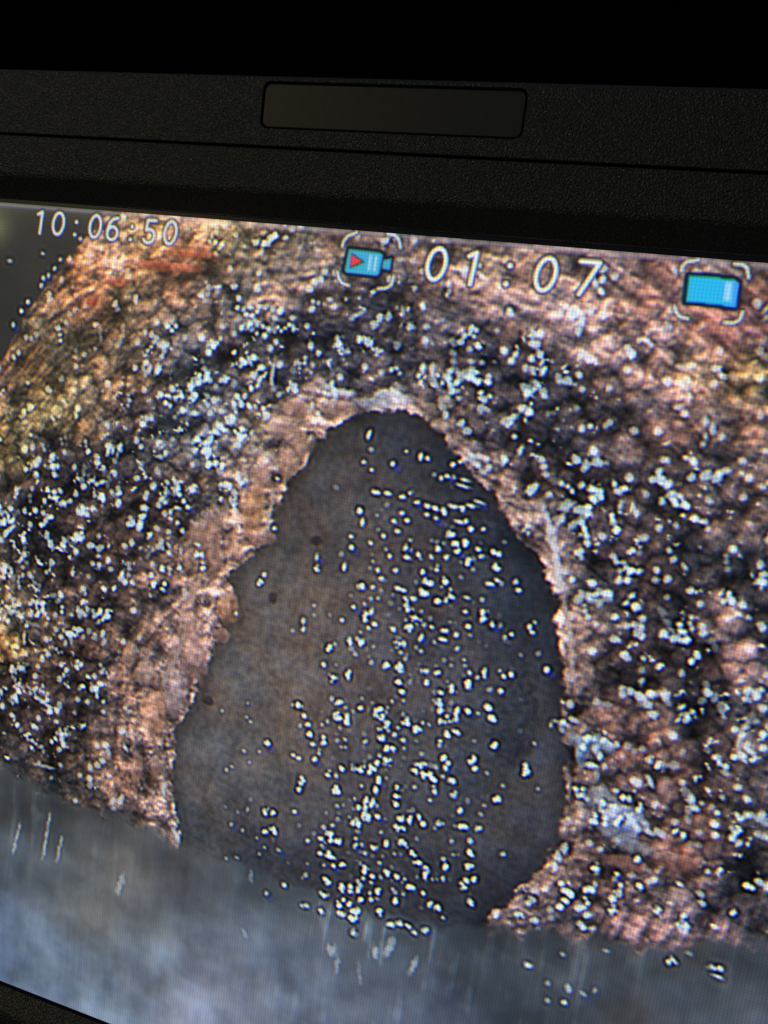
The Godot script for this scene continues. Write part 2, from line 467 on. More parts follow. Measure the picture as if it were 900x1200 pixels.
	var pit := [540, 187, 60, 63, 72, 0, 495, 211, 74, 75, 80, 0, 471, 261, 92, 90, 94, 0, 529, 252, 86, 85, 90, 0, 589, 207, 60, 64, 74, 0, 630, 236, 52, 58, 70, 4, 447, 313, 92, 90, 92, 0, 527, 308, 98, 95, 96, 2, 581, 280, 80, 82, 90, 8, 654, 277, 62, 68, 82, 14, 697, 296, 40, 48, 62, 4, 435, 383, 100, 98, 98, 0, 421, 446, 108, 106, 107, 0, 488, 392, 112, 106, 104, 1, 558, 397, 100, 98, 104, 22, 609, 349, 86, 86, 95, 32, 663, 338, 70, 76, 90, 16, 720, 363, 46, 55, 68, 3, 747, 394, 54, 60, 74, 2, 751, 448, 66, 72, 85, 3, 407, 510, 108, 106, 108, 0, 467, 476, 122, 117, 116, 0, 529, 481, 110, 105, 106, 8, 587, 468, 98, 97, 106, 36, 640, 436, 88, 90, 100, 20, 690, 462, 78, 84, 96, 6, 721, 483, 64, 72, 86, 4, 742, 506, 72, 80, 95, 3, 768, 499, 76, 82, 94, 2, 354, 586, 96, 98, 104, 0, 415, 581, 104, 104, 108, 0, 488, 562, 116, 110, 108, 3, 569, 551, 96, 96, 104, 70, 635, 534, 84, 88, 98, 20, 692, 538, 76, 82, 95, 4, 751, 561, 82, 84, 94, 2, 778, 563, 72, 78, 90, 0, 367, 658, 100, 103, 111, 0, 444, 648, 98, 100, 107, 2, 518, 637, 92, 94, 101, 6, 579, 630, 84, 87, 97, 60, 646, 611, 76, 82, 93, 18, 704, 614, 76, 80, 90, 8, 751, 619, 68, 72, 82, 2, 367, 714, 76, 82, 90, 0, 452, 710, 68, 74, 86, 1, 527, 708, 64, 70, 82, 8, 600, 707, 62, 68, 80, 20, 668, 696, 56, 62, 74, 10, 715, 690, 46, 54, 68, 3, 739, 663, 58, 62, 74, 0]
	var pool := [88, 748, 66, 70, 76, 4, 168, 749, 68, 73, 80, 6, 232, 754, 84, 88, 96, 2, 293, 747, 88, 89, 95, 0, 93, 819, 84, 92, 106, 2, 162, 834, 94, 102, 114, 2, 216, 865, 104, 108, 114, 0, 274, 799, 108, 106, 108, 2, 252, 841, 104, 108, 114, 0, 330, 758, 86, 88, 96, 0, 379, 777, 80, 84, 96, 0, 100, 915, 98, 114, 142, 0, 105, 976, 104, 122, 154, 0, 183, 937, 110, 126, 152, 0, 252, 974, 124, 140, 168, 0, 161, 1000, 112, 130, 160, 0, 303, 848, 108, 115, 128, 0, 332, 897, 122, 134, 156, 0, 407, 928, 138, 146, 174, 0, 419, 821, 92, 102, 120, 0, 466, 838, 104, 115, 138, 0, 416, 896, 134, 142, 168, 0, 377, 755, 80, 84, 94, 0, 456, 752, 78, 86, 98, 2, 496, 806, 92, 103, 122, 0, 525, 774, 86, 95, 110, 6, 523, 852, 104, 116, 140, 2, 589, 785, 84, 94, 110, 10, 607, 843, 98, 108, 132, 3, 659, 771, 74, 83, 98, 6, 710, 785, 68, 77, 92, 4, 697, 832, 80, 90, 110, 2, 740, 733, 58, 65, 77, 2, 767, 785, 66, 75, 90, 3, 794, 724, 66, 72, 82, 4, 830, 722, 70, 76, 88, 5, 820, 776, 68, 76, 90, 4, 866, 729, 73, 80, 94, 1, 887, 751, 78, 80, 88, 0, 894, 690, 70, 76, 86, 4, 942, 683, 82, 86, 96, 4, 986, 658, 68, 74, 86, 0, 979, 708, 80, 88, 104, 0, 925, 727, 74, 82, 98, 0]
	pool.append_array([1300, 800, 78, 88, 108, 0, 1600, 850, 88, 98, 120, 0, 1200, 950, 84, 96, 118, 0])
	# ---- noise layers
	var pebble := layer(FastNoiseLite.TYPE_CELLULAR, 0.04, 1, 11, COLS, ROWS, 16.0)
	var fine := layer(FastNoiseLite.TYPE_SIMPLEX_SMOOTH, 0.105, 2, 21, COLS, ROWS)
	var medium := layer(FastNoiseLite.TYPE_SIMPLEX_SMOOTH, 0.034, 2, 31, COLS, ROWS)
	var broad := layer(FastNoiseLite.TYPE_SIMPLEX_SMOOTH, 0.012, 4, 41, COLS, ROWS)
	var cells := layer(FastNoiseLite.TYPE_CELLULAR, 0.08, 1, 13, COLS, ROWS, 5.0)
	var owner_ := layer(FastNoiseLite.TYPE_CELLULAR, 0.08, -1, 13, COLS, ROWS, 5.0)
	var tint := layer(FastNoiseLite.TYPE_SIMPLEX_SMOOTH, 0.02, 3, 51, COLS, ROWS)
	var streak := layer(FastNoiseLite.TYPE_SIMPLEX_SMOOTH, 0.05, 3, 61, COLS, ROWS / 9)
	var round_noise := FastNoiseLite.new()
	round_noise.noise_type = FastNoiseLite.TYPE_SIMPLEX_SMOOTH
	round_noise.frequency = 0.035
	round_noise.fractal_octaves = 3
	round_noise.seed = 71
	var rock_f := field(rock, 8.0, 14.0)
	var pit_f := field(pit, 16.0, 25.0)
	var pool_f := field(pool, 16.0, 22.0)
	var hole_d := distance_field(opening, 8.0)
	var corner_d := distance_field(corner, 12.0)
	var water_d := distance_field(water, 12.0)
	# ---- height of the rough wall; its lumps run round the opening
	var total := COLS * ROWS
	var height := PackedFloat32Array()
	height.resize(total)
	var bend := height.duplicate()
	var away := height.duplicate()
	var bands := FastNoiseLite.new()
	bands.frequency = 0.016
	bands.fractal_octaves = 2
	bands.seed = 72
	var cx := 480.0
	var cy := 560.0
	for j in ROWS:
		var y := j * STEP - cy
		for i in COLS:
			var x := i * STEP - cx
			var r := sqrt(x * x + y * y)
			var at := j * COLS + i
			var big := round_noise.get_noise_2d(atan2(y, x) * 260.0, r)
			bend[at] = atan2(y, x) * 95.0
			away[at] = r
			height[at] = big * 0.7 - pebble[at] * 0.0046 - cells[at] * 0.0016 + fine[at] * 0.0011 + medium[at] * 0.0016
	red.resize(total)
	green.resize(total)
	blue.resize(total)
	for j in ROWS:
		for i in COLS:
			var at := j * COLS + i
			var f := fine[at] / 255.0
			var m := medium[at] / 255.0
			var bn := broad[at] / 255.0 - 0.5
			var tn := tint[at] / 255.0 - 0.5
			var k := at * 4
			# the pale crumbly lip round the opening
			var lip := (72.0 if i * STEP < 470.0 else 24.0) * (1.0 - 0.5 * smoothstep(600.0, 850.0, j * STEP))
			var lw := smoothstep(lip, lip * 0.55, hole_d[at] + (m - 0.5) * 40.0) * 0.6
			# rough wall
			var up_at := at - COLS * 3 - 1 if j > 3 and i > 3 else at
			var slope := height[at] - height[up_at]
			var lightness := clampf(1.0 + slope * 0.8, 0.55, 1.6) * (1.06 + 0.4 * (m - 0.5) + 0.3 * bn + 0.35 * (1.0 - lw) * smoothstep(0.05, 0.3, rock_f[k + 3]) * (f - 0.5) - (0.28 + 0.85 * lw) * (pebble[at] / 255.0 - 0.35))
			var sm := lerpf(0.38, 1.0, smoothstep(0.08, 0.3, rock_f[k + 3])) * (1.0 - 0.6 * lw)
			var gap := smoothstep(0.42, 0.72, pebble[at] / 255.0)
			var gap2 := smoothstep(0.4, 0.75, cells[at] / 255.0)
			lightness *= (1.0 - 0.3 * gap * (0.4 + 0.6 * sm) - 0.42 * gap * lw) * (1.0 - 0.5 * sm * gap2 + 0.22 * sm * smoothstep(0.45, 0.1, cells[at] / 255.0)) * (1.02 - 0.17 * smoothstep(0.14, 0.32, rock_f[k + 3]))
			lightness *= 1.0 + (1.15 - sm) * 0.62 * bands.get_noise_2d(bend[at] * 3.0 + 900.0, away[at] * 4.0) + (1.1 - sm) * 0.5 * (f - 0.5)
			lightness *= 1.0 + 0.5 * bands.get_noise_2d(bend[at], away[at]) * smoothstep(40.0, 120.0, hole_d[at])
			var lk := lightness * (1.05 + 0.3 * tn)
			var mean := (rock_f[k] + rock_f[k + 1] + rock_f[k + 2]) / 3.0
			var cool := clampf((1.05 - lightness) * 0.12, -0.04, 0.08)
			var cr := lerpf(rock_f[k], mean, 0.08) * lightness * (0.97 + tn * 0.2 - cool)
			cr = lerpf(cr, 0.7 * lk, lw)
			var cg := lerpf(lerpf(rock_f[k + 1], mean, 0.08) * lightness, 0.575 * lk, lw)
			var cb := lerpf(rock_f[k + 2], mean, 0.08) * lightness * (1.05 - tn * 0.2 + cool)
			cb = lerpf(cb, 0.53 * lk, lw)
			var dens := rock_f[k + 3]
			var thr := lerpf(0.78, 0.54, clampf(dens * 2.0, 0.0, 1.0))
			var g := smoothstep(thr + 0.05, thr + 0.17, f * 0.6 + m * 0.4 + slope * 0.08) * 0.75
			var warm := clampf((rock_f[k] - rock_f[k + 2]) * 3.2 - 0.25, 0.0, 0.8)
			var sr := lerpf(0.88, minf(rock_f[k] * 1.75, 0.95), warm)
			var sg := lerpf(0.94, minf(rock_f[k + 1] * 1.85, 0.92), warm)
			var sb := lerpf(0.97, minf(rock_f[k + 2] * 2.05, 0.9), warm)
			if owner_[at] / 255.0 < dens * 1.1 * (1.0 - lw):
				g = maxf(g, smoothstep(0.2 + 0.22 * m, 0.08 + 0.1 * m, cells[at] / 255.0) * (0.45 + 0.55 * clampf(m * 1.6 - 0.3, 0.0, 1.0)))
			cr = lerpf(cr, sr, g)
			cg = lerpf(cg, sg, g)
			cb = lerpf(cb, sb, g)
			# the dark opening
			var edge := hole_d[at] + (m - 0.5) * 11.0 + (f - 0.5) * 5.0
			if edge < 6.0:
				var lum := 1.02 + bn * 0.26 + (m - 0.5) * 0.28 + (f - 0.5) * 0.32 - 0.26 * smoothstep(-22.0, 0.0, edge)
				var w := smoothstep(2.5, -2.5, edge)
				cr = lerpf(cr, pit_f[k] * 0.89 * (lum + tn * 0.14), w)
				cg = lerpf(cg, pit_f[k + 1] * 0.845 * lum, w)
				cb = lerpf(cb, pit_f[k + 2] * 0.8 * (lum - tn * 0.14), w)
			elif edge < 22.0:
				lightness = 1.0 - 0.12 * smoothstep(22.0, 6.0, edge)
				cr *= lightness
				cg *= lightness
				cb *= lightness
			# water along the bottom
			var sn := streak[at] / 255.0 - 0.5
			var wd := water_d[at] + (m - 0.5) * 26.0 + sn * 8.0
			if wd < 8.0:
				var wl := 0.99 + sn * 0.11 + bn * 0.46 + (m - 0.5) * 0.12
				var ww := smoothstep(8.0, -13.0, wd)
				if pool_f[k + 3] > 0.005:
					wl += smoothstep(0.6, 0.95, sn + 0.5 + (m - 0.5) * 0.4) * pool_f[k + 3] * 5.0
				cr = lerpf(cr, pool_f[k] * 1.0 * (wl + tn * 0.05), ww)
				cg = lerpf(cg, pool_f[k + 1] * wl, ww)
				cb = lerpf(cb, pool_f[k + 2] * 0.94 * (wl - tn * 0.05), ww)
			# the dark corner beyond the pipe's rim
			var cd := corner_d[at] + (m - 0.5) * 9.0
			if cd < 8.0:
				var cw := smoothstep(3.0, -3.0, cd)
				var gl := exp(-(pow(i * STEP - 30.0, 2.0) + pow(j * STEP - 28.0, 2.0)) / 420.0) + 0.35 * exp(-pow(j * STEP, 2.0) / 90.0)
				cr = lerpf(cr, (0.19 + bn * 0.05) + gl * 0.22, cw)
				cg = lerpf(cg, (0.19 + bn * 0.05) + gl * 0.22, cw)
				cb = lerpf(cb, (0.183 + bn * 0.03) + gl * 0.12, cw)
			red[at] = cr
			green[at] = cg
			blue[at] = cb
	# ---- single features
	scatter(rock_f, pit_f, hole_d, water_d, corner_d, medium)
	var stones := [449, 227, 14, 16, 165, 128, 108, 436, 252, 12, 16, 158, 120, 100, 438, 191, 16, 10, 170, 130, 110, 359, 373, 12, 14, 150, 112, 98, 337, 464, 9, 22, 150, 118, 102, 322, 498, 8, 22, 140, 112, 100, 311, 565, 9, 24, 150, 115, 100, 284, 654, 7, 24, 140, 100, 82, 309, 641, 6, 20, 135, 105, 92, 284, 528, 14, 14, 165, 135, 120, 261, 512, 9, 12, 145, 112, 98, 384, 353, 14, 14, 165, 125, 105, 354, 329, 10, 16, 150, 118, 106, 425, 210, 18, 12, 175, 140, 120, 406, 271, 12, 20, 160, 124, 108, 846, 558, 18, 20, 172, 190, 228, 832, 553, 9, 20, 175, 180, 195, 722, 479, 16, 38, 48, 52, 60, 799, 480, 18, 6, 140, 165, 190, 794, 492, 6, 16, 120, 145, 185, 816, 533, 10, 12, 150, 152, 160, 862, 578, 22, 7, 120, 125, 130, 541, 165, 22, 9, 190, 195, 205, 521, 173, 18, 6, 165, 168, 180, 384, 425, 13, 18, 175, 125, 95, 381, 459, 10, 8, 150, 112, 98, 347, 493, 16, 34, 170, 135, 125, 326, 542, 14, 28, 172, 150, 150, 298, 577, 16, 30, 178, 132, 105, 401, 311, 12, 30, 170, 125, 85, 415, 336, 16, 10, 165, 128, 112, 346, 360, 24, 30, 150, 115, 98, 486, 183, 20, 9, 165, 130, 112, 601, 161, 9, 10, 140, 122, 112, 601, 186, 9, 7, 150, 128, 115, 589, 171, 8, 7, 140, 120, 105, 731, 434, 7, 9, 58, 58, 62, 482, 329, 7, 5, 38, 36, 36, 437, 402, 5, 6, 42, 40, 38, 370, 540, 6, 5, 44, 40, 40, 900, 583, 20, 9, 128, 88, 76, 859, 598, 22, 7, 130, 92, 82, 265, 54, 40, 5, 185, 92, 62, 204, 77, 18, 5, 180, 92, 62, 170, 101, 8, 5, 170, 75, 52, 296, 38, 30, 5, 185, 100, 66, 634, 235, 6, 6, 50, 51, 56, 660, 289, 20, 16, 44, 46, 54]
	smudges(stones)
	var strokes := [
		[[743, 244, 726, 282, 735, 293, 745, 331], 3.0, 205, 200, 205], [[715, 250, 729, 274, 738, 302, 748, 331], 4.0, 215, 215, 220], [[751, 339, 762, 372, 772, 415, 768, 425], 3.5, 190, 165, 155], [[793, 493, 793, 482, 800, 475, 812, 475, 819, 484], 5.5, 165, 195, 220],
		[[809, 357, 815, 354, 828, 351, 831, 362], 4.0, 225, 225, 230], [[842, 426, 847, 417, 861, 414, 866, 423], 4.5, 225, 230, 235], [[943, 419, 936, 436, 937, 455], 4.0, 220, 225, 230], [[848, 547, 855, 552, 860, 560], 3.5, 215, 230, 240],
		[[408, 140, 406, 158, 410, 172], 3.0, 190, 200, 205], [[583, 128, 587, 142, 595, 149], 4.0, 205, 215, 220], [[469, 162, 484, 164, 500, 165], 3.5, 215, 222, 228], [[335, 413, 327, 440, 324, 466], 3.5, 185, 150, 135], [[348, 380, 339, 412, 334, 428], 3.0, 185, 150, 130],
		[[308, 533, 322, 498, 330, 470], 3.0, 165, 148, 140], [[423, 283, 422, 307, 418, 332], 3.0, 180, 160, 150], [[342, 712, 349, 724], 4.0, 195, 210, 222], [[322, 655, 323, 673], 3.0, 200, 212, 222], [[136, 682, 165, 679], 2.5, 170, 180, 185],
		[[121, 769, 115, 800, 112, 813], 2.6, 175, 182, 190], [[165, 741, 162, 769, 159, 805], 2.6, 185, 192, 200], [[185, 768, 180, 804], 2.4, 165, 172, 178], [[278, 792, 272, 817], 5.0, 165, 172, 182],
		[[447, 734, 450, 746], 3.0, 130, 150, 170], [[446, 811, 450, 819], 3.5, 150, 170, 190], [[567, 809, 566, 825], 3.4, 160, 172, 188], [[607, 777, 610, 788], 4.0, 185, 200, 215], [[626, 765, 622, 782], 6.0, 175, 188, 202], [[657, 777, 652, 795], 4.0, 165, 178, 194],
		[[592, 805, 596, 826], 2.6, 130, 146, 165], [[554, 795, 556, 803], 3.8, 190, 200, 210], [[561, 794, 561, 802], 3.8, 180, 192, 205], [[960, 515, 976, 520], 4.0, 190, 215, 225],
	]
	halo = 0.1
	for s in strokes:
		var line := points(s[0])
		beads(line, s[1], Color8(s[2], s[3], s[4]))
	halo = 1.0
	# the bright drops on the wet film
	drops([525, 206, 2.5, 5.2, 523, 235, 3.0, 2.9, 533, 242, 2.8, 2.4, 555, 232, 2.7, 3.1, 568, 217, 1.9, 1.8, 584, 220, 2.7, 4.6, 591, 221, 3.2, 2.6, 619, 223, 3.6, 3.0, 626, 219, 2.3, 1.8, 609, 239, 2.6, 3.1, 615, 236, 3.1, 2.5, 633, 243, 7.2, 2.0, 634, 237, 5.2, 1.8, 541, 264, 5.0, 4.2, 554, 264, 4.1, 2.6, 570, 265, 3.8, 3.1, 578, 260, 2.1, 2.1, 587, 268, 3.7, 2.6, 598, 270, 4.3, 3.1, 608, 270, 4.7, 4.1, 616, 273, 4.7, 4.1, 626, 266, 5.7, 2.6, 635, 266, 6.7, 2.6, 643, 262, 5.2, 2.5, 652, 257, 5.6, 1.8, 524, 287, 4.5, 4.3, 530, 299, 2.8, 5.3, 565, 292, 3.3, 2.6, 572, 282, 3.8, 2.6, 579, 289, 3.2, 2.6, 599, 279, 3.2, 2.1, 609, 281, 3.2, 2.1, 635, 281, 6.2, 2.3, 641, 279, 2.6, 3.1, 647, 286, 4.1, 3.6, 660, 284, 2.6, 2.3, 570, 302, 3.8, 2.6, 519, 317, 2.8, 2.4, 521, 329, 3.4, 3.2, 542, 320, 3.1, 2.7, 555, 310, 3.0, 2.9, 628, 295, 5.2, 4.1, 616, 313, 3.7, 3.7, 634, 304, 4.7, 4.1, 643, 302, 3.6, 5.2, 637, 311, 5.2, 3.6, 626, 320, 3.2, 3.6, 649, 320, 3.1, 5.7, 658, 306, 3.3, 3.3, 673, 306, 3.6, 4.6, 680, 307, 3.6, 3.6, 679, 321, 5.6, 3.1, 675, 339, 5.1, 2.6, 682, 334, 3.6, 2.6, 705, 340, 3.5, 3.6, 722, 375, 3.0, 3.6, 725, 380, 3.0, 2.6, 705, 387, 2.3, 2.6, 565, 330, 3.0, 3.2, 581, 318, 2.7, 4.7, 584, 328, 5.4, 2.6, 596, 323, 3.2, 3.7, 554, 348, 3.1, 3.5, 559, 356, 3.3, 3.2, 579, 363, 4.4, 3.2, 585, 364, 3.3, 2.7, 603, 340, 3.2, 3.2, 618, 335, 2.7, 2.6, 609, 350, 7.5, 3.2, 629, 343, 3.7, 5.8, 607, 362, 7.0, 4.8, 597, 370, 4.4, 3.2, 625, 369, 5.3, 3.7, 636, 359, 5.3, 3.2, 654, 358, 4.2, 2.1, 654, 373, 3.1, 2.4, 538, 371, 5.1, 6.0, 516, 351, 2.9, 4.9, 547, 401, 4.0, 6.6, 553, 394, 2.8, 4.9, 532, 393, 2.8, 2.7, 558, 407, 3.9, 3.5, 552, 413, 2.8, 2.7, 591, 382, 4.9, 4.8, 602, 391, 5.4, 2.4, 596, 404, 6.0, 4.8, 579, 408, 4.4, 3.3, 611, 411, 2.7, 5.4, 621, 397, 2.7, 2.7, 635, 408, 4.8, 2.7, 635, 398, 5.9, 3.2, 648, 399, 3.2, 3.7, 659, 388, 6.3, 2.6, 673, 374, 3.6, 6.3, 684, 381, 2.8, 3.6, 589, 422, 7.2, 3.8, 545, 432, 4.0, 5.5, 533, 432, 4.0, 4.4], 1.0)
	drops([509, 446, 3.2, 6.2, 506, 465, 3.7, 3.5, 536, 470, 4.0, 7.0, 518, 479, 4.1, 5.5, 575, 449, 6.2, 3.8, 592, 448, 6.2, 6.1, 592, 466, 3.9, 5.3, 599, 474, 5.4, 3.8, 624, 458, 3.8, 3.8, 634, 445, 4.5, 3.7, 640, 473, 4.5, 11.3, 643, 485, 3.8, 5.3, 651, 459, 3.7, 5.2, 668, 451, 3.7, 6.7, 684, 435, 2.5, 6.6, 668, 437, 2.9, 3.0, 661, 485, 3.3, 7.5, 672, 478, 3.3, 6.0, 693, 469, 3.6, 4.4, 698, 481, 5.8, 5.9, 705, 506, 3.6, 6.7, 703, 449, 3.2, 3.7, 711, 429, 3.6, 3.6, 704, 433, 2.9, 2.9, 746, 416, 3.5, 3.9, 483, 519, 5.9, 6.4, 490, 529, 3.3, 3.2, 498, 550, 5.9, 4.0, 517, 551, 4.5, 5.6, 495, 538, 3.3, 3.2, 490, 580, 3.8, 2.8, 509, 577, 3.3, 4.0, 528, 588, 3.7, 4.8, 497, 606, 4.7, 5.7, 495, 616, 4.3, 4.9, 539, 608, 4.6, 8.0, 542, 580, 3.7, 6.4, 483, 578, 3.0, 2.4, 450, 573, 3.5, 4.5, 529, 522, 5.7, 10.2, 541, 521, 5.7, 7.1, 530, 503, 4.1, 3.9, 554, 503, 4.8, 3.5, 577, 506, 7.9, 8.5, 586, 515, 5.5, 7.0, 582, 532, 4.3, 4.3, 594, 543, 6.3, 6.2, 593, 555, 4.7, 5.5, 608, 508, 5.4, 5.4, 621, 513, 6.9, 4.6, 607, 528, 3.9, 3.1, 574, 572, 8.8, 7.1, 564, 573, 3.2, 6.3, 580, 561, 4.0, 3.9, 630, 551, 8.5, 5.4, 639, 561, 10.0, 5.4, 625, 560, 5.4, 3.9, 647, 563, 5.4, 3.8, 653, 537, 3.8, 5.3, 658, 544, 4.5, 5.3, 647, 521, 4.5, 3.8, 654, 508, 3.8, 4.5, 663, 505, 4.5, 3.8, 647, 498, 5.3, 3.8, 667, 560, 4.5, 3.8, 650, 576, 3.1, 3.9, 684, 531, 5.2, 6.8, 689, 539, 3.7, 3.8, 742, 529, 4.3, 7.4, 716, 566, 4.0, 4.5, 609, 584, 3.2, 4.7, 612, 594, 7.9, 3.1, 610, 603, 3.6, 4.7, 585, 581, 4.0, 4.7, 584, 594, 5.6, 5.5, 575, 609, 3.6, 13.5, 583, 611, 4.0, 7.2, 568, 619, 4.9, 4.8, 577, 627, 8.1, 5.6, 566, 638, 6.6, 7.2, 590, 623, 4.0, 3.6, 617, 617, 4.7, 5.5, 626, 615, 3.9, 4.7, 637, 611, 3.9, 4.7, 619, 629, 8.7, 4.7, 643, 615, 3.9, 3.9, 680, 590, 3.0, 4.6, 686, 606, 4.5, 5.4, 702, 604, 3.7, 4.6, 456, 655, 4.4, 4.2, 467, 654, 4.4, 4.2, 459, 678, 4.0, 3.8, 469, 675, 5.7, 5.4, 492, 645, 3.4, 3.3], 1.0)
	drops([538, 663, 5.0, 9.0, 549, 666, 5.0, 7.3, 528, 668, 4.2, 3.3, 569, 664, 3.3, 4.9, 591, 659, 4.9, 3.6, 605, 653, 4.0, 4.0, 623, 645, 4.4, 4.0, 636, 653, 4.7, 5.5, 541, 685, 7.6, 5.7, 529, 686, 3.4, 3.3, 547, 696, 3.4, 3.3, 559, 692, 5.8, 4.9, 585, 689, 4.9, 5.7, 594, 694, 4.1, 3.2, 611, 685, 5.7, 4.4, 621, 686, 4.0, 3.6, 652, 671, 5.5, 8.7, 642, 663, 5.5, 5.6, 673, 655, 3.9, 6.3, 698, 635, 4.2, 4.6, 699, 649, 6.1, 5.1, 695, 671, 6.9, 7.8, 707, 661, 4.5, 5.4, 541, 717, 5.1, 5.0, 560, 719, 3.8, 7.4, 570, 716, 3.8, 6.6, 580, 714, 3.7, 6.5, 602, 708, 4.9, 4.9, 623, 714, 3.2, 5.7, 667, 707, 8.6, 4.8, 706, 691, 3.8, 4.7, 638, 692, 5.6, 4.8, 654, 696, 3.2, 3.2, 558, 739, 5.1, 5.8, 568, 735, 6.7, 5.8, 579, 741, 7.5, 5.8, 582, 727, 5.0, 4.1, 564, 750, 6.8, 4.2, 579, 752, 8.4, 5.0], 1.0)
	drops([539, 734, 10.2, 3.7, 518, 755, 6.1, 3.8, 490, 736, 3.5, 5.1, 470, 755, 3.1, 3.4, 539, 756, 5.2, 5.0, 607, 735, 5.7, 4.9, 621, 743, 6.5, 4.9, 632, 741, 5.7, 4.1, 642, 740, 5.6, 3.6, 650, 745, 4.0, 4.0, 662, 737, 4.8, 4.8, 583, 769, 6.7, 5.0, 770, 469, 4.1, 8.7, 759, 472, 2.4, 3.3], 0.72)
	drops([799, 477, 8.5, 3.6, 794, 485, 2.6, 6.3, 814, 476, 4.2, 3.6, 841, 556, 4.2, 8.2, 851, 549, 3.3, 7.2, 822, 541, 4.2, 7.3, 833, 542, 5.9, 3.6], 0.9)
	halo = 0.35
	drops([778, 740, 6.2, 6.5, 800, 754, 3.0, 3.9, 821, 753, 3.6, 5.2, 837, 753, 4.2, 3.2, 848, 745, 2.4, 3.8, 803, 774, 3.1, 3.3, 821, 770, 6.0, 2.6, 810, 717, 3.6, 2.9, 852, 698, 4.1, 2.5, 930, 674, 4.4, 2.7, 953, 683, 4.9, 2.4], 0.5)
	halo = 1.0
	drops([429, 324, 3.6, 2.8, 423, 378, 3.0, 3.9, 419, 387, 4.3, 5.6, 483, 347, 2.3, 5.5, 485, 358, 4.1, 4.9, 476, 421, 2.7, 5.0, 477, 430, 3.0, 3.9, 393, 429, 3.1, 2.9, 525, 205, 2.5, 5.2, 315, 390, 4.2, 5.8, 298, 417, 3.3, 7.6, 386, 329, 2.5, 2.2, 360, 302, 3.1, 3.9, 378, 304, 3.1, 8.4, 340, 370, 5.7, 4.0, 346, 382, 4.5, 6.3, 336, 359, 4.5, 2.9, 384, 280, 4.0, 3.3, 358, 286, 3.7, 3.9, 426, 268, 3.6, 2.4, 380, 224, 13.3, 7.1, 328, 241, 11.2, 6.7, 295, 193, 6.3, 6.6, 306, 321, 5.1, 2.3, 319, 318, 3.8, 3.4, 326, 292, 3.8, 2.8, 306, 305, 2.9, 2.6], 0.85)
	drops([421, 548, 2.4, 1.7, 426, 552, 2.7, 2.2, 422, 589, 3.0, 2.5, 450, 574, 2.9, 4.2, 402, 618, 2.7, 2.8, 409, 612, 2.5, 1.8, 420, 531, 1.6, 2.0, 389, 548, 1.9, 2.5, 441, 585, 1.9, 2.3, 434, 659, 2.2, 3.6, 416, 683, 2.8, 3.1, 431, 686, 2.2, 2.6, 450, 690, 1.9, 2.1, 461, 699, 2.4, 2.3, 455, 709, 2.2, 2.6, 427, 722, 3.1, 1.8, 414, 727, 2.2, 2.4, 479, 697, 3.7, 2.6, 430, 601, 1.9, 2.0], 0.62)
	drops([53, 65, 4.3, 3.0, 99, 53, 3.0, 2.4, 150, 32, 2.9, 3.3, 103, 81, 3.6, 3.9, 109, 77, 3.0, 3.4, 117, 69, 3.0, 3.4, 124, 58, 2.9, 2.9, 100, 90, 3.6, 3.9, 83, 110, 3.6, 4.9, 75, 120, 3.1, 6.5, 64, 139, 3.1, 4.0], 0.7)
	drops([740, 522, 3.3, 3.1, 741, 530, 4.5, 4.3, 869, 487, 4.3, 5.3, 918, 636, 4.1, 3.6, 893, 637, 5.0, 5.5, 872, 619, 5.6, 4.3, 851, 651, 4.0, 6.2, 825, 637, 5.8, 5.6, 826, 609, 7.5, 6.2, 854, 623, 3.4, 4.3, 848, 612, 3.4, 3.1, 909, 604, 3.8, 3.6, 898, 552, 5.9, 4.7, 904, 553, 3.2, 4.1, 866, 591, 5.6, 3.0, 829, 558, 4.0, 8.5, 819, 560, 2.9, 6.1, 961, 617, 3.7, 4.2, 971, 587, 5.7, 5.3, 919, 646, 7.1, 6.1, 915, 687, 8.3, 4.9, 958, 680, 7.0, 3.6, 960, 689, 5.9, 2.1, 761, 687, 6.7, 3.9, 775, 688, 5.5, 3.8, 844, 530, 6.1, 4.2, 858, 535, 4.4, 6.6], 0.85)
	# ---- the recorder's sharpening: dark rims round bright drops
	var lum_im := packed_luminance()
	var wide := lum_im.duplicate()
	wide.resize(COLS / 4, ROWS / 4, Image.INTERPOLATE_LANCZOS)
	wide.resize(COLS, ROWS, Image.INTERPOLATE_CUBIC)
	var sharp: PackedFloat32Array = lum_im.get_data().to_float32_array()
	var soft: PackedFloat32Array = wide.get_data().to_float32_array()
	for at in total:
		var d := (sharp[at] - soft[at]) * 0.7
		red[at] += d
		green[at] += d
		blue[at] += d * 1.08
	# a bright first line under the top edge
	for i in COLS:
		for j in 4:
			var at := j * COLS + i
			var w: float = [0.2, 0.42, 0.36, 0.15][j]
			red[at] = lerpf(red[at], 0.75, w)
			green[at] = lerpf(green[at], 0.75, w)
			blue[at] = lerpf(blue[at], 0.8, w)


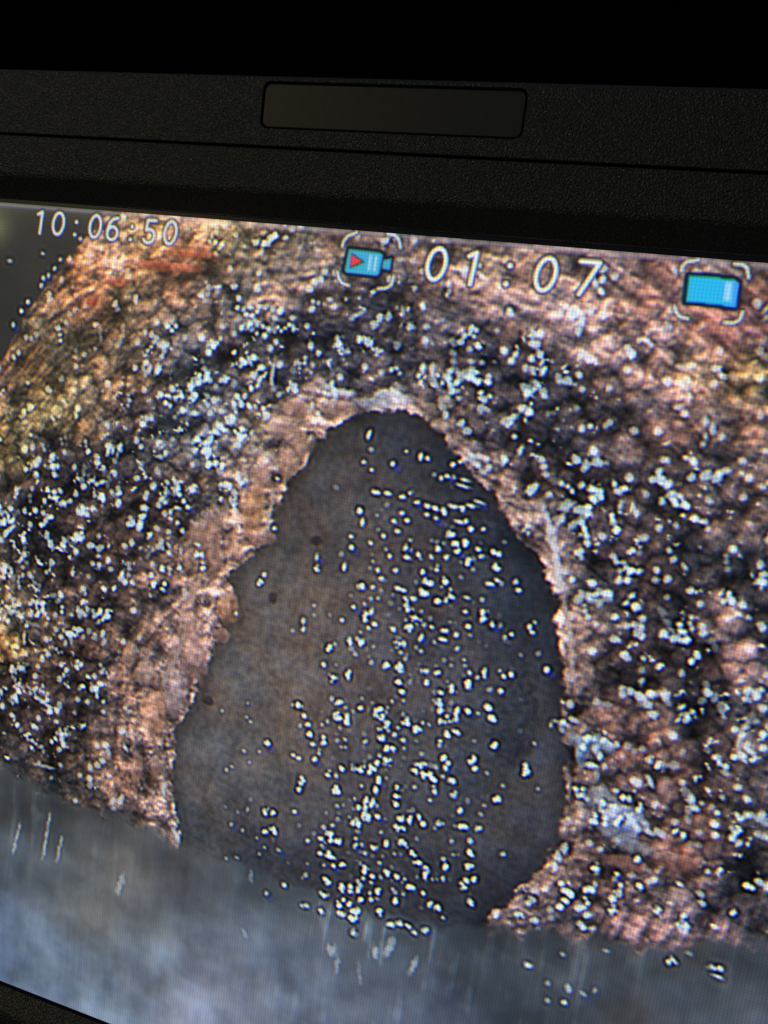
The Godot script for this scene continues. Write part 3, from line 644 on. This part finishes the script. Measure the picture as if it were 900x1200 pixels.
func smudges(list: Array) -> void:
	# soft-edged patches [x, y, half width, half height, r, g, b] that keep some of the grain below them
	var n := FastNoiseLite.new()
	n.frequency = 0.045
	n.seed = 91
	var fine_n := FastNoiseLite.new()
	fine_n.frequency = 0.075
	fine_n.fractal_octaves = 3
	fine_n.seed = 92
	for k in list.size() / 7:
		var x: float = list[k * 7]
		var y: float = list[k * 7 + 1]
		var rx: float = list[k * 7 + 2] * 1.08
		var ry: float = list[k * 7 + 3] * 1.08
		var c := Color8(list[k * 7 + 4], list[k * 7 + 5], list[k * 7 + 6])
		for j in range(maxi(0, int((y - ry * 1.5) / STEP)), mini(ROWS, int((y + ry * 1.5) / STEP) + 1)):
			for i in range(maxi(0, int((x - rx * 1.5) / STEP)), mini(COLS, int((x + rx * 1.5) / STEP) + 1)):
				var dx := (i * STEP - x) / rx
				var dy := (j * STEP - y) / ry
				var wob := n.get_noise_2d(i * STEP, j * STEP)
				var d := sqrt(dx * dx + dy * dy) + wob * 0.5
				if d > 1.0 and d < 1.5 and ry > 7.0:
					var rim := 1.0 - 0.14 * smoothstep(1.5, 1.2, d)
					red[j * COLS + i] *= rim
					green[j * COLS + i] *= rim
					blue[j * COLS + i] *= rim
				var w := smoothstep(1.3, 0.6, d) * 0.7
				if w > 0.0:
					var at := j * COLS + i
					var l := (1.04 - dy * 0.24 - dx * 0.1 + wob * 0.4) * (1.0 + 0.35 * fine_n.get_noise_2d(i * STEP, j * STEP))
					red[at] = lerpf(red[at], c.r * l, w)
					green[at] = lerpf(green[at], c.g * l, w)
					blue[at] = lerpf(blue[at], c.b * l, w)


func scatter(rock_f: PackedFloat32Array, pit_f: PackedFloat32Array, hole_d: PackedFloat32Array, water_d: PackedFloat32Array, corner_d: PackedFloat32Array, medium: PackedByteArray) -> void:
	# wet glints all over the rough wall, thicker where the wall's field says so, in clumps and short chains
	var rng := RandomNumberGenerator.new()
	rng.seed = 4242
	var n := FastNoiseLite.new()
	n.frequency = 0.11
	n.seed = 98
	for t in 9500:
		var x := rng.randf() * 1770.0
		var y := rng.randf() * 995.0
		var pick := rng.randf()
		var size := 2.5 + 2.0 * pow(rng.randf(), 2.0)
		var turn := rng.randf() * PI
		var stretch := 1.0 + pow(rng.randf(), 3.0) * 1.0
		var lobes := 1 + int(pow(rng.randf(), 1.7) * 3.3)
		var bright := 1.0 - pow(rng.randf(), 1.6) * 0.65
		var i := mini(int(x / STEP), COLS - 1)
		var j := mini(int(y / STEP), ROWS - 1)
		var at := j * COLS + i
		if hole_d[at] < -14.0 and water_d[at] > 6.0:
			if pick < pit_f[at * 4 + 3] * 5.0:
				drop(n, x, y, size * 0.62, size * 0.72, turn, Color(0.82, 0.9, 1.0), bright * bright * 0.85)
			continue
		if hole_d[at] < 7.0 or water_d[at] < 4.0 or corner_d[at] < 4.0:
			continue
		var dens := rock_f[at * 4 + 3]
		if pick > dens * (0.25 + 1.5 * smoothstep(0.35, 0.7, medium[at] / 255.0)):
			continue
		var warm := clampf((rock_f[at * 4] - rock_f[at * 4 + 2]) * 3.4 - 0.3, 0.0, 0.85)
		var ink := Color(lerpf(0.84, minf(rock_f[at * 4] * 1.7, 0.97), warm), lerpf(0.95, minf(rock_f[at * 4 + 1] * 1.85, 0.95), warm), lerpf(1.0, minf(rock_f[at * 4 + 2] * 2.1, 0.93), warm))
		for q in lobes:
			drop(n, x, y, size * stretch, size, turn, ink, bright * (0.75 + 0.25 * rng.randf()))
			var go := turn + rng.randf_range(-0.9, 0.9)
			x += cos(go) * size * (1.0 + stretch) * 1.12
			y += sin(go) * size * (1.0 + stretch) * 1.12
			size *= rng.randf_range(0.75, 1.15)


func drop(n: FastNoiseLite, x: float, y: float, rx: float, ry: float, turn: float, ink: Color, strength: float) -> void:
	# one glint: a bright uneven oval with the dark rim that the recorder's sharpening leaves
	var reach := maxf(rx, ry) + 5.5
	var c := cos(turn)
	var s := sin(turn)
	var least := minf(rx, ry)
	for j in range(maxi(0, int((y - reach) / STEP)), mini(ROWS, int((y + reach) / STEP) + 1)):
		for i in range(maxi(0, int((x - reach) / STEP)), mini(COLS, int((x + reach) / STEP) + 1)):
			var dx := i * STEP - x
			var dy := j * STEP - y
			var u := (dx * c + dy * s) / rx
			var v := (dy * c - dx * s) / ry
			var d := (sqrt(u * u + v * v) - 1.0) * least + n.get_noise_2d(i * STEP, j * STEP) * minf(least * 0.6, 2.4)
			if d > 5.0:
				continue
			var at := j * COLS + i
			var w := smoothstep(1.7, -1.6, d) * strength
			var shade := 1.0 - 0.3 * halo * strength * smoothstep(5.0, 0.5, d) * (1.0 - clampf(green[at] * 1.6 - 0.45, 0.0, 1.0))
			red[at] = lerpf(red[at] * shade, ink.r, w)
			green[at] = lerpf(green[at] * shade, ink.g, w)
			blue[at] = lerpf(blue[at] * shade, ink.b, w)


func beads(line: PackedVector2Array, wide: float, ink: Color) -> void:
	# a broken line of light: uneven beads along a path
	var rng := RandomNumberGenerator.new()
	rng.seed = int(line[0].x * 7.0 + line[0].y)
	var n := FastNoiseLite.new()
	n.frequency = 0.12
	n.seed = 99
	for k in maxi(line.size() - 1, 1):
		var a := line[k]
		var b := line[mini(k + 1, line.size() - 1)]
		var run := b - a
		var gone := 0.0
		while gone < run.length():
			var p := a + run.normalized() * gone + Vector2(rng.randf_range(-1.2, 1.2), rng.randf_range(-1.0, 1.0))
			var size := wide * rng.randf_range(0.38, 0.75)
			drop(n, p.x, p.y, size * 1.9, size * 1.25, run.angle(), ink, rng.randf_range(0.15, 0.5))
			gone += size * rng.randf_range(0.7, 1.3)


func drops(list: Array, strength: float) -> void:
	var n := FastNoiseLite.new()
	n.frequency = 0.12
	n.seed = 97
	var rng := RandomNumberGenerator.new()
	rng.seed = 500 + list.size()
	for k in list.size() / 4:
		if k % 7 == 3:
			drop(n, list[k * 4] + 4.0, list[k * 4 + 1] + 3.0, 4.5, 3.5, 0.6, Color(0.2, 0.28, 0.75), strength * 0.55)
		var rx: float = list[k * 4 + 2]
		var ry: float = list[k * 4 + 3]
		var ink := Color(0.84, 0.94, 1.0)
		if rx * ry < 15.0:
			drop(n, list[k * 4], list[k * 4 + 1], rx * 0.8, ry * 0.8, 0.12, ink, strength)
			continue
		for q in int(rx * ry / 6.0) + 1:         # bigger ones are clusters
			var go := rng.randf() * TAU
			var far := sqrt(rng.randf()) * 0.95
			var small := rng.randf_range(1.8, 3.1)
			drop(n, list[k * 4] + cos(go) * far * maxf(rx - 1.5, 0.5), list[k * 4 + 1] + sin(go) * far * maxf(ry - 1.5, 0.5), small, small * rng.randf_range(0.8, 1.25), 0.12, ink, strength * rng.randf_range(0.7, 1.0))


func stroke(line: PackedVector2Array, half: float, feather: float, c: Color, amount: float) -> void:
	var box := Rect2(line[0], Vector2.ZERO)
	for p in line:
		box = box.expand(p)
	box = box.grow(half + feather)
	for j in range(maxi(0, int(box.position.y / STEP)), mini(ROWS, int(box.end.y / STEP) + 2)):
		for i in range(maxi(0, int(box.position.x / STEP)), mini(COLS, int(box.end.x / STEP) + 2)):
			var p := Vector2(i, j) * STEP
			var best := 1e9
			for k in maxi(line.size() - 1, 1):
				var q := Geometry2D.get_closest_point_to_segment(p, line[k], line[mini(k + 1, line.size() - 1)])
				best = minf(best, p.distance_to(q))
			var w := smoothstep(half + feather * 0.5, half - feather * 0.5, best) * amount
			if w > 0.0:
				var at := j * COLS + i
				red[at] = lerpf(red[at], c.r, w)
				green[at] = lerpf(green[at], c.g, w)
				blue[at] = lerpf(blue[at], c.b, w)


func polygon(line: PackedVector2Array, grow: float, c: Color) -> void:
	var box := Rect2(line[0], Vector2.ZERO)
	for p in line:
		box = box.expand(p)
	box = box.grow(grow + 2.0)
	var n := line.size()
	for j in range(maxi(0, int(box.position.y / STEP)), mini(ROWS, int(box.end.y / STEP) + 2)):
		for i in range(maxi(0, int(box.position.x / STEP)), mini(COLS, int(box.end.x / STEP) + 2)):
			var p := Vector2(i, j) * STEP
			var best := 1e9
			for k in n:
				best = minf(best, p.distance_to(Geometry2D.get_closest_point_to_segment(p, line[k], line[(k + 1) % n])))
			var d := -best if Geometry2D.is_point_in_polygon(p, line) else best
			var w := smoothstep(grow + 0.9, grow - 0.9, d)
			if w > 0.0:
				var at := j * COLS + i
				red[at] = lerpf(red[at], c.r, w)
				green[at] = lerpf(green[at], c.g, w)
				blue[at] = lerpf(blue[at], c.b, w)


func arc(cx: float, cy: float, rx: float, ry: float, from: float, to: float, n := 12) -> PackedVector2Array:
	var p := PackedVector2Array()
	for k in n + 1:
		var a := deg_to_rad(lerpf(from, to, k / float(n)))
		p.append(Vector2(cx + cos(a) * rx, cy + sin(a) * ry))
	return p


func glyph(ch: String) -> Array:
	# strokes in a cell one high, centred on the middle
	match ch:
		"0":
			return [arc(0, 0, 0.27, 0.46, 0, 360, 24)]
		"1":
			return [PackedVector2Array([Vector2(-0.16, -0.34), Vector2(0.05, -0.46), Vector2(0.05, 0.47)])]
		"5":
			var bowl := arc(-0.03, 0.19, 0.27, 0.28, -110, 150, 14)
			var top := PackedVector2Array([Vector2(0.22, -0.46), Vector2(-0.18, -0.46), Vector2(-0.2, -0.04)])
			top.append_array(bowl)
			return [top]
		"6":
			var tail := PackedVector2Array([Vector2(0.18, -0.44), Vector2(-0.02, -0.4), Vector2(-0.18, -0.22), Vector2(-0.26, 0.1)])
			return [tail, arc(0, 0.2, 0.25, 0.27, 0, 360, 18)]
		"7":
			return [PackedVector2Array([Vector2(-0.27, -0.45), Vector2(0.27, -0.45), Vector2(-0.1, 0.47)])]
		":":
			return [PackedVector2Array([Vector2(0, -0.25), Vector2(0.001, -0.25)]), PackedVector2Array([Vector2(0, 0.28), Vector2(0.001, 0.28)])]
	return []


func write_text(text: String, at: PackedVector2Array, size: float, half: float, rim: float, ink: Color) -> void:
	for pass_ in 2:
		for i in text.length():
			for s in glyph(text[i]):
				var line := PackedVector2Array()
				for p in s:
					line.append(at[i] + Vector2(p.x - p.y * 0.09, p.y) * size)
				var h: float = half * (1.25 if text[i] == ":" else 1.0)
				if pass_ == 0:
					stroke(line, h + rim, 2.2, Color(0.1, 0.09, 0.09), 0.85)
				else:
					stroke(line, h, 1.6, ink, 1.0)


func paint_readouts() -> void:
	write_text("10:06:50", points([93.0, 18.4, 118.2, 17.9, 142.1, 21.0, 168.3, 17.5, 191.7, 18.1, 216.3, 20.8, 240.3, 17.9, 266.1, 17.4]), 26.5, 1.95, 1.7, Color(0.86, 0.88, 0.9))
	write_text("01:07", points([573.5, 25.6, 610.3, 26.6, 647.2, 29.4, 683.9, 26.2, 723.0, 26.2]), 33.5, 2.45, 2.0, Color(0.92, 0.94, 0.95))
	var bracket := Color(0.86, 0.87, 0.86)
	var marks := [
		[470.4, 16.2, 471.2, 10.9, 475.1, 5.4, 484.6, 1.2], [517.9, 0.3, 526.0, 1.0, 530.6, 4.5, 533.5, 12.9], [468.4, 42.6, 470.7, 49.0, 474.8, 53.2, 482.7, 55.2], [514.8, 55.5, 523.4, 54.1, 528.8, 50.3, 530.4, 41.1],
		[807.7, 12.5, 808.0, 8.1, 811.2, 3.6, 820.9, 1.4], [852.7, 2.2, 859.7, 2.1, 864.0, 5.1, 866.6, 13.3], [807.3, 44.5, 809.4, 49.6, 813.5, 53.5, 821.0, 54.8], [853.3, 55.0, 861.0, 54.6, 865.8, 51.3, 867.1, 43.8],
	]
	for s in marks:
		stroke(points(s), 3.1, 2.4, Color(0.12, 0.11, 0.1), 0.8)
	for s in marks:
		stroke(points(s), 1.7, 1.6, bracket, 1.0)
	# camera icon
	var case := points([477.9, 18.2, 511.7, 19.1, 515.8, 21.1, 514.2, 40.6, 511.3, 42.5, 477.7, 42.1, 475.6, 40.0])
	var lens := points([516.5, 26.2, 525.6, 23.8, 525.1, 35.8, 516.3, 34.9])
	polygon(case, 3.2, Color(0.07, 0.09, 0.12))
	polygon(lens, 3.0, Color(0.07, 0.09, 0.12))
	polygon(case, 0.0, Color(0.25, 0.68, 0.82))
	polygon(lens, 0.0, Color(0.28, 0.66, 0.8))
	polygon(points([481.6, 22.5, 495.8, 29.8, 481.7, 36.8]), 0.6, Color(0.22, 0.24, 0.3))
	polygon(points([482.5, 23.4, 494.4, 29.9, 482.7, 35.8]), 0.0, Color(0.93, 0.27, 0.26))
	stroke(points([503.1, 23.7, 502.8, 37.0]), 1.5, 1.4, Color(0.72, 0.88, 0.94), 0.9)
	stroke(points([509.2, 24.2, 508.8, 37.2]), 1.5, 1.4, Color(0.72, 0.88, 0.94), 0.9)
	# memory card icon
	var card := points([815.0, 15.8, 841.6, 15.2, 844.2, 16.1, 854.8, 15.7, 859.2, 18.5, 860.4, 40.4, 850.7, 40.7, 847.9, 39.4, 835.2, 39.9, 832.5, 39.0, 816.5, 39.8])
	polygon(card, 3.4, Color(0.05, 0.1, 0.16))
	polygon(card, 0.0, Color(0.17, 0.73, 0.92))
	polygon(points([854.2, 16.1, 859.0, 18.9, 860.2, 40.1, 855.9, 40.1]), 0.0, Color(0.3, 0.66, 0.95))
	polygon(points([848.2, 18.9, 854.1, 19.0, 855.5, 35.9, 849.2, 35.8]), 0.0, Color(0.62, 0.85, 0.96))


func packed_luminance() -> Image:
	var l := PackedFloat32Array()
	l.resize(COLS * ROWS)
	for at in COLS * ROWS:
		l[at] = red[at] * 0.3 + green[at] * 0.59 + blue[at] * 0.11
	return Image.create_from_data(COLS, ROWS, false, Image.FORMAT_RF, l.to_byte_array())


func packed_image() -> Image:
	var bytes := PackedByteArray()
	bytes.resize(COLS * ROWS * 3)
	for j in ROWS:
		for i in COLS:
			var at := j * COLS + i
			var from := at - COLS - 1 if i > 0 and j > 0 else at     # the display's blue lags a dot to the lower right
			var ahead := at + 1 if i < COLS - 1 else at
			bytes[at * 3] = clampi(int(lerpf(red[at], red[ahead], 0.7) * 262.0), 0, 255)
			bytes[at * 3 + 1] = clampi(int(green[at] * 262.0), 0, 255)
			bytes[at * 3 + 2] = clampi(int(lerpf(blue[at], blue[from], 0.75) * 270.0), 0, 255)
	return Image.create_from_data(COLS, ROWS, false, Image.FORMAT_RGB8, bytes)
